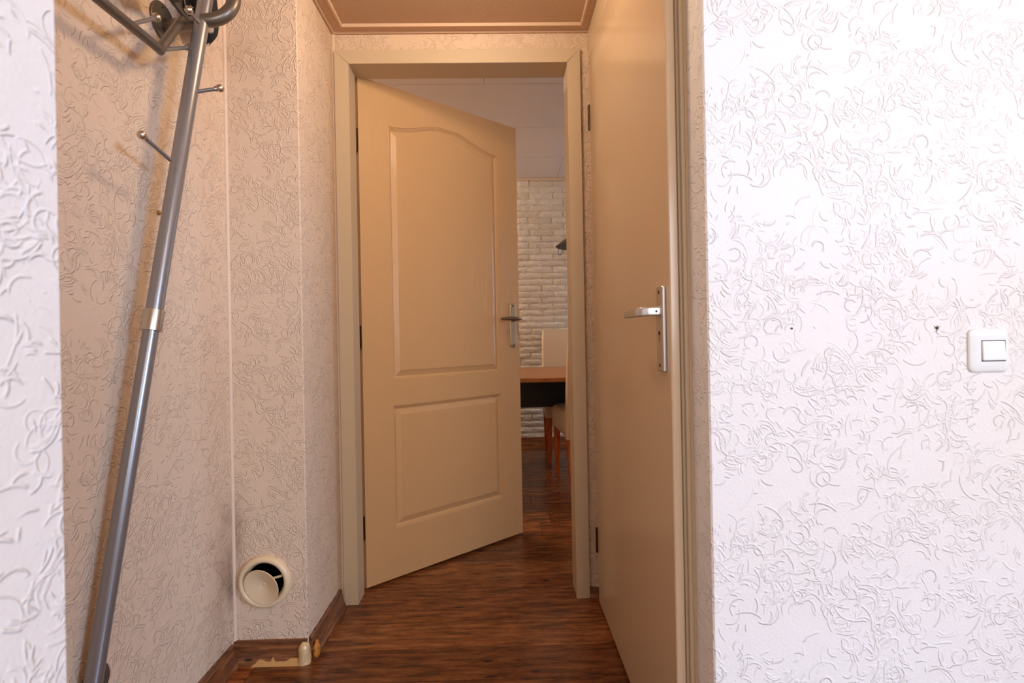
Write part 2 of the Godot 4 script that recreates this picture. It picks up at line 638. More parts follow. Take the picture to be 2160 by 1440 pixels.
# ------------------------------------------------------------------ the shell
func shell() -> void:
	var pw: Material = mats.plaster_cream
	var s := Shape.new()
	s.box(Vector3(XL - 0.12, 0, ZB), Vector3(XL, CEIL + 0.05, -0.5), 0.0)
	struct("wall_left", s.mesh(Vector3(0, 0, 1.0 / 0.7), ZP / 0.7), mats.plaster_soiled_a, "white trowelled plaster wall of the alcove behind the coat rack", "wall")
	s = Shape.new()
	s.shift = Vector2(0.31, 0.17)
	s.box(Vector3(XL, 0, ZD), Vector3(XP, CEIL + 0.05, ZP), 0.003)
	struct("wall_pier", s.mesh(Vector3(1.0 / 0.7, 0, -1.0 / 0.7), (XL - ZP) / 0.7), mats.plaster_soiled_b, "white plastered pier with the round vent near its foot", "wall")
	# wall round the panelled door
	s = Shape.new()
	s.shift = Vector2(0.13, 0.55)
	s.box(Vector3(-3.2, 0, ZB), Vector3(-0.566, 2.6, ZD))
	s.box(Vector3(0.282, 0, ZB), Vector3(3.2, 2.6, ZD))
	s.box(Vector3(-0.566, 2.05, ZB), Vector3(0.282, 2.6, ZD))
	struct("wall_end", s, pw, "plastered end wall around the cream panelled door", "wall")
	# right side of the corridor, with the opening of the flush door
	s = Shape.new()
	s.shift = Vector2(0.41, 0.03)
	s.box(Vector3(XR, 0, -1.075), Vector3(XR + 0.1, CEIL + 0.05, ZS - 0.1))
	s.box(Vector3(XR, 0, ZD), Vector3(XR + 0.1, CEIL + 0.05, -1.85))
	s.box(Vector3(XR, 2.0, -1.85), Vector3(XR + 0.1, CEIL + 0.05, -1.075))
	struct("wall_right", s, pw, "narrow plaster return beside the flush door frame", "wall")
	s = Shape.new()
	s.shift = Vector2(0.2, 0.37)
	s.box(Vector3(XR, 0, ZS - 0.1), Vector3(2.4, CEIL + 0.05, ZS), 0.003)
	struct("wall_front", s, mats.plaster_white, "bright white trowelled plaster wall with the light switch", "wall")
	s = Shape.new()
	s.shift = Vector2(0.62, 0.71)
	s.box(Vector3(-0.96, 0, -0.5), Vector3(-0.42, CEIL + 0.05, 2.2), 0.004)
	struct("wall_near", s, mats.plaster_white, "blurred white plaster wall corner close to the lens in the foreground", "wall")
	# the hall behind the camera: side wall, back wall with the glazed front door's opening
	s = Shape.new()
	s.box(Vector3(2.3, 0, ZS), Vector3(2.42, CEIL + 0.05, 0.2))
	s.box(Vector3(2.3, 0, 1.2), Vector3(2.42, CEIL + 0.05, 2.22))
	s.box(Vector3(2.3, 1.3, 0.2), Vector3(2.42, 1.36, 1.2))
	s.box(Vector3(2.3, 1.95, 0.2), Vector3(2.42, CEIL + 0.05, 1.2))
	s.box(Vector3(2.3, 0, 0.2), Vector3(2.42, 0.25, 1.2))
	struct("wall_hall", s, mats.plaster_white, "plaster side wall of the entrance hall around the front door's glazing", "wall")
	s = Shape.new()
	s.box(Vector3(-0.5, 0, 2.1), Vector3(0.4, CEIL + 0.05, 2.22))
	s.box(Vector3(1.6, 0, 2.1), Vector3(2.42, CEIL + 0.05, 2.22))
	s.box(Vector3(0.4, 2.0, 2.1), Vector3(1.6, CEIL + 0.05, 2.22))
	s.box(Vector3(0.4, 0, 2.1), Vector3(1.6, 0.6, 2.22))
	struct("wall_back", s, mats.plaster_white, "plaster wall behind the viewer around the glazed front door", "wall")
	# dining room
	s = Shape.new()
	s.box(Vector3(-3.2, 0, ZF - 0.12), Vector3(3.2, FCEIL + 0.1, ZF))
	struct("wall_brick", s, mats.painted_brick_0, "white painted relief brick wall at the back of the dining room", "wall")
	s = Shape.new()
	s.box(Vector3(-3.3, 0, ZF), Vector3(-3.2, FCEIL + 0.1, ZB))
	struct("wall_far_left", s, mats.plaster_smooth, "plain plaster wall on the hinge side of the dining room", "wall")
	s = Shape.new()
	s.box(Vector3(3.2, 0, ZF), Vector3(3.3, FCEIL + 0.1, -4.6))
	s.box(Vector3(3.2, 0, -3.4), Vector3(3.3, FCEIL + 0.1, ZB))
	s.box(Vector3(3.2, 0, -4.6), Vector3(3.3, 0.7, -3.4))
	s.box(Vector3(3.2, 2.2, -4.6), Vector3(3.3, FCEIL + 0.1, -3.4))
	struct("wall_far_right", s, mats.plaster_smooth, "dining room wall with the daylight window", "wall")
	# cupboard behind the flush door
	s = Shape.new()
	s.box(Vector3(1.0, 0, ZD), Vector3(1.05, CEIL + 0.05, ZS - 0.1))
	struct("wall_cupboard", s, mats.plaster_smooth, "back wall of the cupboard behind the flush door", "wall")
	# smooth filler lines in the inner corners
	s = Shape.new()
	s.tube([Vector3(XL + 0.002, 0.07, ZP + 0.002), Vector3(XL + 0.002, CEIL, ZP + 0.002)], 0.006, 10)
	struct("trim_1", s, mats.plaster_smooth, "smooth white filler bead in the corner of alcove and pier", "filler bead")
	s = Shape.new()
	s.box(Vector3(XP - 0.001, 0.0, ZD - 0.001), Vector3(-0.606, CEIL, ZD + 0.004), 0.002)
	struct("trim_2", s, mats.plaster_smooth, "smooth white filler strip between pier and left door casing", "filler bead")


func floors() -> void:
	var f := thing("floor", "dark reddish brown wood floor of boards laid across the corridor", "floor", Vector3.ZERO, 0.0, "structure")
	var s := Shape.new()
	s.box(Vector3(-3.3, -0.06, -4.8), Vector3(3.3, -0.0075, 2.3))
	obj("subfloor", s, mats.subfloor, f)
	var pitch := 0.155
	for k in range(-24, 21):
		var z1 := -1.487 - pitch * k
		var z0 := z1 - pitch
		var lo := -3.2
		var hi := 3.2
		if z0 > ZD:
			lo = XL
			hi = 2.3
		if z0 < ZF:
			z0 = ZF
		if z1 <= ZF + 0.01 or z1 > 2.2:
			continue
		var x := lo - rng.randf() * 1.1
		if k >= -1 and k <= 5:
			x = -2.03 + 0.045 * posmod(k * 7, 5)
		while x < hi:
			var e := x + 1.26
			var a := maxf(x, lo)
			var b := minf(e, hi)
			if b - a > 0.02:
				s = Shape.new()
				s.shift = Vector2(rng.randf() * 2.0, rng.randf() * 2.0)
				s.box(Vector3(a + 0.0011, -0.008, z0 + 0.0013), Vector3(b - 0.0011, 0.0, z1 - 0.0013), 0.0005)
				obj("floor_board", s, mats["floor_board_%d" % rng.randi_range(0, 3)], f)
			x = e


func ceilings() -> void:
	var s := Shape.new()
	var c := thing("ceiling", "low tan painted hall ceiling with a flat moulded border", "ceiling", Vector3.ZERO, 0.0, "structure")
	s.box(Vector3(-1.0, CEIL, ZD), Vector3(2.42, CEIL + 0.08, 2.22))
	obj("ceiling_panel", s, mats.ceiling_paint, c)
	# flat border with a bead on its inner edge, round the corridor
	for e in [[Vector3(XP, 0, ZD), Vector3(0.368, 0, ZD), Vector3(0, 0, 1), 1, 1], [Vector3(XP, 0, ZD), Vector3(XP, 0, ZP), Vector3(1, 0, 0), 1, -1], [Vector3(0.368, 0, ZD), Vector3(0.368, 0, ZS), Vector3(-1, 0, 0), 1, 0], [Vector3(XL, 0, ZP), Vector3(XL, 0, -0.5), Vector3(1, 0, 0), 1, 0], [Vector3(XL, 0, ZP), Vector3(XP, 0, ZP), Vector3(0, 0, 1), 1, -1]]:
		s = Shape.new()
		var p: Vector3 = e[0]
		var q: Vector3 = e[1]
		var w: Vector3 = e[2]
		var prof := [[0.0, -0.006], [0.004, -0.009], [0.009, -0.009], [0.012, -0.003], [0.042, -0.003], [0.046, -0.010], [0.052, -0.010], [0.055, 0.0]]
		var rings := []
		var along := (q - p).normalized()
		for k in 2:
			var ring := PackedVector3Array()
			for r in prof:
				ring.append([p, q][k] + w * r[0] + along * (r[0] * e[3 + k] * [1, -1][k]) + Vector3(0, CEIL + r[1], 0))
			rings.append(ring)
		for i in prof.size() - 1:
			s.quad(rings[0][i], rings[0][i + 1], rings[1][i + 1], rings[1][i], Vector3.DOWN + w * 0.1)
		obj("cornice", s, mats.cornice_paint, c)
	# dining room ceiling of large tiles
	var d := thing("ceiling", "pale dining room ceiling of large square-edged boards", "ceiling", Vector3.ZERO, 0.0, "structure")
	s = Shape.new()
	s.box(Vector3(-3.3, FCEIL + 0.012, ZF - 0.1), Vector3(3.3, FCEIL + 0.1, ZB))
	obj("ceiling_backing", s, mats.subfloor, d)
	var zs := [ZF, -4.128, -3.527, -2.917, -2.31, ZB]
	for k in 5:
		var x := -3.672 if k % 2 == 1 else -4.272
		while x < 3.2:
			s = Shape.new()
			s.box(Vector3(maxf(x, -3.2) + 0.0007, FCEIL, zs[k] + 0.0007), Vector3(minf(x + 1.2, 3.2) - 0.0007, FCEIL + 0.011, zs[k + 1] - 0.0007), 0.0025)
			obj("ceiling_board", s, mats.tile_paint, d)
			x += 1.2
	s = Shape.new()
	s.box(Vector3(-3.2, FCEIL - 0.022, ZF), Vector3(3.2, FCEIL, ZF + 0.022), 0.006)
	struct("trim_3", s, mats.plaster_smooth, "thin white cove strip between brick wall and dining room ceiling", "moulding")


func brick_wall() -> void:
	var w: Node = get_node("wall_brick")
	var pitch := 0.0562
	var len_ := 0.217
	var rest := Shape.new()
	var row := 0
	var y := FCEIL - 0.024
	while y > 0.07:
		var off := (row % 2) * len_ * 0.5 + rng.randf_range(-0.01, 0.01)
		var x := -3.2 + off
		while x < 3.1:
			var near := x > -0.42 and x < 0.72
			brick(w, rest, x + rng.randf_range(-0.006, 0.006), y, len_ - 0.008, pitch - 0.0065, near)
			x += len_
		y -= pitch
		row += 1
	var o := obj("bricks", rest, mats.painted_brick_1, w)
	o.set_meta("kind", "stuff")


func brick(parent: Node, rest: Shape, x: float, y: float, lx: float, ly: float, own: bool) -> void:
	if own:
		var s := Shape.new()
		s.shift = Vector2(rng.randf(), rng.randf())
		var nx := 6
		var ny := 3
		var pts := []
		for j in ny + 1:
			for i in nx + 1:
				var edge := i == 0 or j == 0 or i == nx or j == ny
				var z := ZF + (0.0035 + rng.randf() * 0.003 if edge else 0.007 + rng.randf() * 0.005)
				pts.append(Vector3(x + lx * i / nx + (rng.randf_range(-0.003, 0.003) if edge else 0.0), y - ly * j / ny + (rng.randf_range(-0.0022, 0.0022) if edge else 0.0), z))
		for j in ny:
			for i in nx:
				var a := j * (nx + 1) + i
				s.quad(pts[a], pts[a + 1], pts[a + nx + 2], pts[a + nx + 1], Vector3(0, 0, 1))
		var rim := []
		for i in nx:
			rim.append([i, i + 1, Vector3.UP])
			rim.append([ny * (nx + 1) + i, ny * (nx + 1) + i + 1, Vector3.DOWN])
		for j in ny:
			rim.append([j * (nx + 1), (j + 1) * (nx + 1), Vector3.LEFT])
			rim.append([j * (nx + 1) + nx, (j + 1) * (nx + 1) + nx, Vector3.RIGHT])
		for e in rim:
			var p: Vector3 = pts[e[0]]
			var q: Vector3 = pts[e[1]]
			s.quad(p, q, Vector3(q.x, q.y, ZF - 0.004), Vector3(p.x, p.y, ZF - 0.004), e[2])
		obj("brick", s, mats["painted_brick_%d" % rng.randi_range(0, 2)], parent)
	else:
		rest.box(Vector3(x, y - ly, ZF - 0.004), Vector3(x + lx, y, ZF + 0.008 + rng.randf() * 0.003), 0.003)


# ------------------------------------------------------------------ skirting
func skirting(called: String, a: Vector3, b: Vector3, out: Vector3, label: String, h := 0.07) -> Node3D:
	var s := Shape.new()
	var prof := [[0.0, h], [0.006, h], [0.009, h - 0.004], [0.0105, h * 0.72], [0.013, h * 0.45], [0.019, h * 0.2], [0.023, 0.006], [0.024, 0.0], [0.0, 0.0]]
	var along := (b - a).normalized()
	var rings := []
	for t in [a, b]:
		var ring := PackedVector3Array()
		for r in prof:
			ring.append(t + out * r[0] + Vector3(0, r[1], 0))
		rings.append(ring)
	var n := prof.size()
	for i in n:
		var j := (i + 1) % n
		s.quad(rings[0][i], rings[0][j], rings[1][j], rings[1][i], ((rings[0][i] + rings[0][j]) / 2.0 - (a + out * 0.008 + Vector3(0, 0.03, 0))))
	s.cap(rings[0], rings[1])
	s.cap(rings[1], rings[0])
	s.turned = false
	return struct(called, s, mats.skirting_wood, label, "skirting board")


func skirtings() -> void:
	skirting("baseboard_left", Vector3(XL, 0, ZP + 0.024), Vector3(XL, 0, -0.5), Vector3(1, 0, 0), "brown wood-look skirting board along the alcove wall under the coat rack")
	var f := skirting("baseboard_pier", Vector3(XL, 0, ZP), Vector3(XP - 0.002, 0, ZP), Vector3(0, 0, 1), "short brown skirting under the vent with its lower edge peeled off")
	# torn face: bare fibre along the bottom edge
	var s := Shape.new()
	var top := PackedVector3Array()
	var bot := PackedVector3Array()
	var hs := [0.002, 0.006, 0.010, 0.017, 0.019, 0.017, 0.015, 0.012, 0.0125, 0.012, 0.0245, 0.013, 0.0115, 0.012, 0.0125, 0.012, 0.0125, 0.014, 0.0185, 0.020, 0.0185, 0.0195, 0.0175, 0.0185, 0.017]
	for i in hs.size():
		var x := -0.782 + 0.152 * i / (hs.size() - 1.0)
		var hgt: float = hs[i]
		top.append(Vector3(x, hgt, ZP + 0.0245 - 0.35 * hgt + 0.002))
		bot.append(Vector3(x, 0.0005, ZP + 0.027))
	for i in hs.size() - 1:
		s.quad(top[i], top[i + 1], bot[i + 1], bot[i], Vector3(0, 0.3, 1))
		s.quad(top[i], top[i + 1], top[i + 1] - Vector3(0, -0.001, 0.006), top[i] - Vector3(0, -0.001, 0.006), Vector3(0, 1, 0.1))
	obj("peeled_edge", s, mats.peeled_fibre, f)
	var g := skirting("baseboard_side", Vector3(XP, 0, ZP - 0.004), Vector3(XP, 0, ZD + 0.03), Vector3(1, 0, 0), "brown skirting on the side of the pier beside the door casing")
	# lump of filler on the outer corner
	var c := thing("corner_filler", "shiny beige lump of filler on the outer corner of the pier's skirting", "filler", Vector3(XP, 0, ZP))
	s = Shape.new()
	var rings := []
	for j in 8:
		var y := 0.064 * j / 7.0
		var r: float = [0.0255, 0.0250, 0.0245, 0.0238, 0.023, 0.0215, 0.018, 0.008][j]
		var ring := PackedVector3Array()
		for i in 12:
			var a := TAU * i / 12.0
			var lump := 1.0 + 0.09 * sin(a * 3.0 + j * 1.3) + 0.05 * sin(a * 5.0 - j * 2.1)
			ring.append(Vector3(-0.010 + cos(a) * r * 0.78 * lump, y, 0.006 + sin(a) * r * 0.9 * lump))
		rings.append(ring)
	s.loft(rings, true, true, true, true)
	obj("filler_lump", s, mats.glossy_filler, c)
	s = Shape.new()
	rings = []
	for j in 7:
		var y := 0.052 * j / 6.0
		var r: float = [0.008, 0.014, 0.017, 0.013, 0.016, 0.010, 0.005][j]
		var ring := PackedVector3Array()
		for i in 10:
			var a := TAU * i / 10.0
			var lump := 1.0 + 0.3 * sin(a * 3.0 + j * 1.9) + 0.16 * sin(a * 4.0 - j * 2.7)
			ring.append(Vector3(0.021 + cos(a) * r * 0.6 * lump, y + 0.004, -0.012 + sin(a) * r * lump))
		rings.append(ring)
	s.loft(rings, true, true, true, true)
	obj("orange_blob", s, mats.orange_filler, c)
	skirting("baseboard_end", Vector3(0.316, 0, ZD), Vector3(0.35, 0, ZD), Vector3(0, 0, 1), "tiny reddish skirting stub between right casing and flush door", 0.036)
	skirting("baseboard_brick", Vector3(-3.2, 0, ZF + 0.004), Vector3(3.2, 0, ZF + 0.004), Vector3(0, 0, 1), "brown skirting board along the foot of the brick wall", 0.066)


# ------------------------------------------------------------------ casing and lining of the panelled door
func casing() -> void:
	var c := thing("trim_4", "cream painted door lining and mitred casing around the panelled door", "door frame", Vector3.ZERO, 0.0, "structure")
	var m: Material = mats.casing_cream
	var xl := -0.606
	var xi := -0.553
	var xr := 0.316
	var xj := 0.266
	var yt := 2.074
	var yi := 2.022
	var z0 := ZD
	var z1 := ZD + 0.016
	# mitred boards
	for e in [["casing_board", [Vector2(xl, 0), Vector2(xi, 0), Vector2(xi, yi), Vector2(xl, yt)]], ["casing_board", [Vector2(xr, 0), Vector2(xj, 0), Vector2(xj, yi), Vector2(xr, yt)]], ["casing_board", [Vector2(xl, yt), Vector2(xi, yi), Vector2(xj, yi), Vector2(xr, yt)]]]:
		var s := Shape.new()
		var p: Array = e[1]
		var cen := Vector2.ZERO
		for q in p:
			cen += q / 4.0
		var front := []
		var mid := []
		var back := []
		for q in p:
			var inn: Vector2 = q + (cen - q).sign() * 0.0012
			front.append(Vector3(inn.x, inn.y, z1))
			mid.append(Vector3(q.x + (cen.x - q.x) * 0.0002, q.y, z1 - 0.0015))
			back.append(Vector3(q.x, q.y, z0))
		s.quad(front[0], front[1], front[2], front[3], Vector3(0, 0, 1))
		for i in 4:
			var j := (i + 1) % 4
			var o: Vector3 = (mid[i] + mid[j]) / 2.0 - Vector3(cen.x, cen.y, z1 - 0.0015)
			s.quad(front[i], front[j], mid[j], mid[i], o.normalized() + Vector3(0, 0, 0.7))
			s.quad(mid[i], mid[j], back[j], back[i], o)
		obj(e[0], s, m, c)
	# lining
	var s := Shape.new()
	s.box(Vector3(-0.567, 0, -2.008), Vector3(-0.553, 2.036, ZD + 0.001), 0.001)
	obj("lining_board", s, m, c)
	s = Shape.new()
	s.box(Vector3(0.266, 0, ZB), Vector3(0.283, 2.036, ZD + 0.001), 0.001)
	obj("lining_board", s, m, c)
	s = Shape.new()
	s.box(Vector3(-0.567, 2.022, ZB), Vector3(0.283, 2.051, ZD + 0.001), 0.001)
	obj("lining_head", s, m, c)
	# casing on the dining room side
	for e in [[-0.62, -0.566, 0.0, 2.1], [0.282, 0.335, 0.0, 2.1], [-0.62, 0.335, 2.05, 2.1]]:
		s = Shape.new()
		s.box(Vector3(e[0], e[2], ZB - 0.012), Vector3(e[1], e[3], ZB), 0.002)
		obj("back_casing", s, m, c)


# ------------------------------------------------------------------ panelled door
func arch(u: float) -> float:
	# upper edge of the upper panel between u 0.130 and 0.707
	var q := absf(u - 0.4185) / 0.2885
	var t := clampf((q - 0.12) / 0.88, 0.0, 1.0)
	return 1.868 + 0.053 * (0.5 + 0.5 * cos(PI * pow(t, 0.86))) - 0.002 * q


func panel_ring(u0: float, u1: float, v0: float, v1: float, arched: bool, inset: float, z: float) -> PackedVector3Array:
	var r := PackedVector3Array()
	var a := u0 + inset
	var b := u1 - inset
	var n := 28
	for i in n + 1:
		r.append(Vector3(lerpf(a, b, i / float(n)), v0 + inset, z))
	for i in 13:
		var top := v1 - inset
		if arched:
			top = arch(u1) - inset
		r.append(Vector3(b, lerpf(v0 + inset, top, i / 12.0), z))
	for i in n + 1:
		var u := lerpf(b, a, i / float(n))
		var top := v1
		if arched:
			# the same curve, squeezed into the narrower width
			top = arch(lerpf(u0, u1, (u - a) / (b - a)))
		r.append(Vector3(u, top - inset, z))
	for i in 13:
		var top := v1 - inset
		if arched:
			top = arch(u0) - inset
		r.append(Vector3(a, lerpf(top, v0 + inset, i / 12.0), z))
	return r


func panelled_door() -> void:
	var d := thing("door_1", "cream moulded door with an arched upper panel, standing ajar into the dining room", "door", Vector3(-0.549, 0.0, -2.029), atan2(0.532, 0.638), "structure")
	# door runs along +x of its own axes, its face looks along +z
	d.rotation.y = atan2(0.532, 0.638)
	var up: Material = mats.moulded_door_upright
	var lv: Material = mats.moulded_door_level
	var W := 0.8307
	var B := 0.012
	var T := 2.031
	var TH := -0.04
	var u0 := 0.130
	var u1 := 0.707
	var pv := [[0.822, 1.87, true, "arched_panel"], [0.213, 0.716, false, "lower_panel"]]
	# stiles
	for e in [[0.0, u0], [u1, W]]:
		var s := Shape.new()
		s.box(Vector3(e[0], B, TH), Vector3(e[1], T, 0), 0.0)
		obj("stile", s, up, d)
	# rails
	for e in [[B, 0.213], [0.716, 0.822]]:
		var s := Shape.new()
		s.turned = true
		s.box(Vector3(u0, e[0], TH), Vector3(u1, e[1], 0), 0.0)
		obj("rail", s, lv, d)
	var s := Shape.new()
	s.turned = true
	var n := 40
	for i in n:
		var a := lerpf(u0, u1, i / float(n))
		var b := lerpf(u0, u1, (i + 1) / float(n))
		s.quad(Vector3(a, arch(a), 0), Vector3(b, arch(b), 0), Vector3(b, T, 0), Vector3(a, T, 0), Vector3(0, 0, 1))
		s.quad(Vector3(a, arch(a), TH), Vector3(b, arch(b), TH), Vector3(b, T, TH), Vector3(a, T, TH), Vector3(0, 0, -1))
		s.quad(Vector3(a, arch(a), TH), Vector3(b, arch(b), TH), Vector3(b, arch(b), 0), Vector3(a, arch(a), 0), Vector3(0, -1, 0))
	s.quad(Vector3(u0, T, TH), Vector3(u1, T, TH), Vector3(u1, T, 0), Vector3(u0, T, 0), Vector3(0, 1, 0))
	obj("rail", s, lv, d)
	# moulded panels: two quirks, a cove, a raised field with a bevelled border
	var prof := [[0.0, 0.0], [0.0012, -0.0022], [0.0030, -0.0028], [0.0044, -0.0020], [0.0052, -0.0040], [0.0085, -0.0052], [0.0110, -0.0078], [0.0140, -0.0090], [0.0145, -0.0090], [0.036, -0.0030], [0.0375, -0.0028], [0.0380, -0.0012], [0.0400, -0.0008]]
	for p in pv:
		s = Shape.new()
		var rings := []
		for q in prof:
			rings.append(panel_ring(u0, u1, p[0], p[1], p[2], q[0], q[1] * 1.25))
		for i in rings.size() - 1:
			# each facet flat across, so that the arrises stay crisp
			s.loft([rings[i], rings[i + 1]], true, false, false, true)
		var last: PackedVector3Array = rings[-1]
		var k := 28
		var m := last.size()
		for i in k:
			# bottom edge i .. i+1, top edge mirrored
			s.quad(last[i], last[i + 1], last[k + 1 + 13 + k - i - 1], last[k + 1 + 13 + k - i], Vector3(0, 0, 1))
		obj(p[3], s, up, d)
		s = Shape.new()
		s.box(Vector3(u0 - 0.002, p[0] - 0.002, TH + 0.002), Vector3(u1 + 0.002, p[1] - 0.004, -0.016))
		obj("panel_core", s, up, d)
	# bronze hinges on the hinge edge
	for y in [0.245, 1.0, 1.78]:
		s = Shape.new()
		s.tube([Vector3(-0.006, y - 0.045, -0.010), Vector3(-0.006, y + 0.045, -0.010)], 0.006, 12)
		s.box(Vector3(-0.0012, y - 0.045, -0.036), Vector3(0.0, y + 0.045, -0.006))
		obj("hinge", s, mats.hinge_bronze, d)
	# back plate with lever
	var hp := Shape.new()
	var rings := []
	for q in [[0.0, 0.0], [0.0, 0.004], [0.0025, 0.0062], [0.0030, 0.0064], [0.0060, 0.0066]]:
		var ring := PackedVector3Array()
		var r: float = 0.0205 - q[0]
		for i in 24:
			var a := TAU * i / 24.0
			ring.append(Vector3(0.787 + cos(a) * r, (1.1335 if sin(a) >= -0.001 else 0.957) + sin(a) * r, q[1]))
		rings.append(ring)
	hp.loft(rings, true, false, true, true)
	var plate := obj("handle_plate", hp, mats.worn_nickel, d)
	plate.set_meta("label", "pale worn nickel long plate")
	for y in [1.142, 0.948]:
		s = Shape.new()
		s.lathe([[0.0045, 0.0], [0.0045, 0.001], [0.002, 0.0018], [0.0001, 0.0012]], 14, Transform3D(Basis(Vector3.RIGHT, PI / 2), Vector3(0.787, y, 0.0062)))
		obj("screw", s, mats.hinge_bronze, plate)
	s = Shape.new()
	s.tube([Vector3(0.787, 1.076, 0.005), Vector3(0.787, 1.076, 0.014), Vector3(0.787, 1.077, 0.03), Vector3(0.787, 1.077, 0.044)], [0.013, 0.011, 0.009, 0.009], 16)
	var path := []
	var rad := []
	for i in 15:
		var t := i / 14.0
		path.append(Vector3(0.808 - 0.128 * t, 1.0765 + 0.002 * sin(t * PI), 0.046 + 0.006 * sin(t * PI) - 0.004 * t))
		rad.append(0.0045 + 0.0048 * pow(sin(PI * clampf(t * 0.94 + 0.04, 0, 1)), 0.7))
	s.tube(path, rad, 16)
	obj("lever", s, mats.aged_bronze, d)


# ------------------------------------------------------------------ flush door
func flush_door() -> void:
	var d := thing("door_2", "closed flush cream gloss door on the right of the corridor", "door", Vector3(0.346, 0, -1.04), 0.0, "structure")
	# own axes: the door runs along -x away from the camera, its face looks along +z
	var dirv := Vector3(0.346 - 0.341, 0, 1.878 - 1.04).normalized()
	d.basis = Basis(dirv, Vector3.UP, dirv.cross(Vector3.UP))
	var s := Shape.new()
	s.box(Vector3(-0.838, 0.012, -0.019), Vector3(0, 2.018, 0.0), 0.0022)
	obj("door_leaf", s, mats.flush_door_paint, d)
	s = Shape.new()
	s.box(Vector3(-0.824, 0.012, -0.042), Vector3(-0.014, 2.004, -0.019), 0.0)
	obj("rebate", s, mats.flush_door_paint, d)
	# long plate
	s = Shape.new()
	s.box(Vector3(-0.069, 0.913, -0.001), Vector3(-0.026, 1.094, 0.0085), 0.0022)
	var plate := obj("handle_plate", s, mats.satin_aluminium, d)
	for y in [1.082, 0.926]:
		s = Shape.new()
		s.lathe([[0.0042, 0.0], [0.0042, 0.0006], [0.0026, 0.0008], [0.0001, 0.0002]], 14, Transform3D(Basis(Vector3.RIGHT, PI / 2), Vector3(-0.0475, y, 0.0084)))
		obj("screw", s, mats.hinge_bronze, plate)
	s = Shape.new()
	s.lathe([[0.0055, 0.0], [0.0055, 0.0007], [0.0001, 0.0007]], 16, Transform3D(Basis(Vector3.RIGHT, PI / 2), Vector3(-0.0475, 0.994, 0.0081)))
	obj("keyhole", s, mats.black_hole, plate)
	s = Shape.new()
	s.box(Vector3(-0.0505, 0.976, 0.008), Vector3(-0.0445, 0.992, 0.0092), 0.0025)
	obj("keyhole_cover", s, mats.brass, plate)
	# lever: square neck, then a flat grip that tapers
	s = Shape.new()
	var rings := []
	var cen := [Vector3(-0.047, 1.0415, 0.006), Vector3(-0.047, 1.0412, 0.030), Vector3(-0.0485, 1.041, 0.040), Vector3(-0.054, 1.0405, 0.0475), Vector3(-0.063, 1.040, 0.051), Vector3(-0.10, 1.0395, 0.053), Vector3(-0.14, 1.0385, 0.052), Vector3(-0.168, 1.0385, 0.049), Vector3(-0.170, 1.0385, 0.0485)]
	for i in cen.size():
		var dd: Vector3 = (cen[mini(i + 1, cen.size() - 1)] - cen[maxi(i - 1, 0)]).normalized()
		var side := dd.cross(Vector3.UP).normalized()
		var hh: float = [0.0105, 0.0102, 0.010, 0.010, 0.0098, 0.0092, 0.0082, 0.0075, 0.006][i]
		var tt: float = [0.0095, 0.0085, 0.008, 0.0075, 0.007, 0.006, 0.0055, 0.005, 0.004][i]
		var ring := PackedVector3Array()
		for k in 20:
			var a := TAU * k / 20.0
			ring.append(cen[i] + side * signf(cos(a)) * pow(absf(cos(a)), 0.45) * tt + Vector3.UP * signf(sin(a)) * pow(absf(sin(a)), 0.45) * hh)
		rings.append(ring)
	s.loft(rings, true, true, true, false)
	var lever := obj("lever", s, mats.satin_aluminium, d)
	s = Shape.new()
	s.lathe([[0.0026, 0.0], [0.0026, 0.0009], [0.0001, 0.0009]], 12, Transform3D(Basis(Vector3.BACK, -PI / 2), Vector3(-0.0378, 1.0413, 0.017)))
	obj("set_screw", s, mats.hinge_bronze, lever)
	for y in [0.235, 1.795]:
		s = Shape.new()
		s.tube([Vector3(-0.8455, y - 0.045, 0.001), Vector3(-0.8455, y - 0.001, 0.001)], 0.0062, 12)
		s.tube([Vector3(-0.8455, y + 0.001, 0.001), Vector3(-0.8455, y + 0.045, 0.001)], 0.0062, 12)
		obj("hinge", s, mats.hinge_bronze, d)
	# pressed steel frame
	var f := thing("trim_5", "cream steel frame with stepped edge beside the flush door", "door frame", Vector3.ZERO, 0.0, "structure")
	var m: Material = mats.steel_frame_paint
	s = Shape.new()
	s.box(Vector3(0.369, 0, -1.075), Vector3(0.40, 2.06, -1.048), 0.0015)
	s.box(Vector3(0.374, 0, -1.049), Vector3(0.40, 2.065, -1.036), 0.0015)
	s.box(Vector3(0.381, 0, -1.037), Vector3(0.40, 2.07, -1.030), 0.0015)
	obj("frame_post", s, m, f)
	s = Shape.new()
	s.box(Vector3(0.366, 0, -1.925), Vector3(0.40, 2.06, -1.86), 0.002)
	obj("frame_post", s, m, f)
	s = Shape.new()
	s.box(Vector3(0.366, 2.0, -1.925), Vector3(0.40, 2.022, -1.030), 0.001)
	s.box(Vector3(0.349, 2.0215, ZD), Vector3(0.40, CEIL, -1.030), 0.001)
	obj("frame_head", s, m, f)


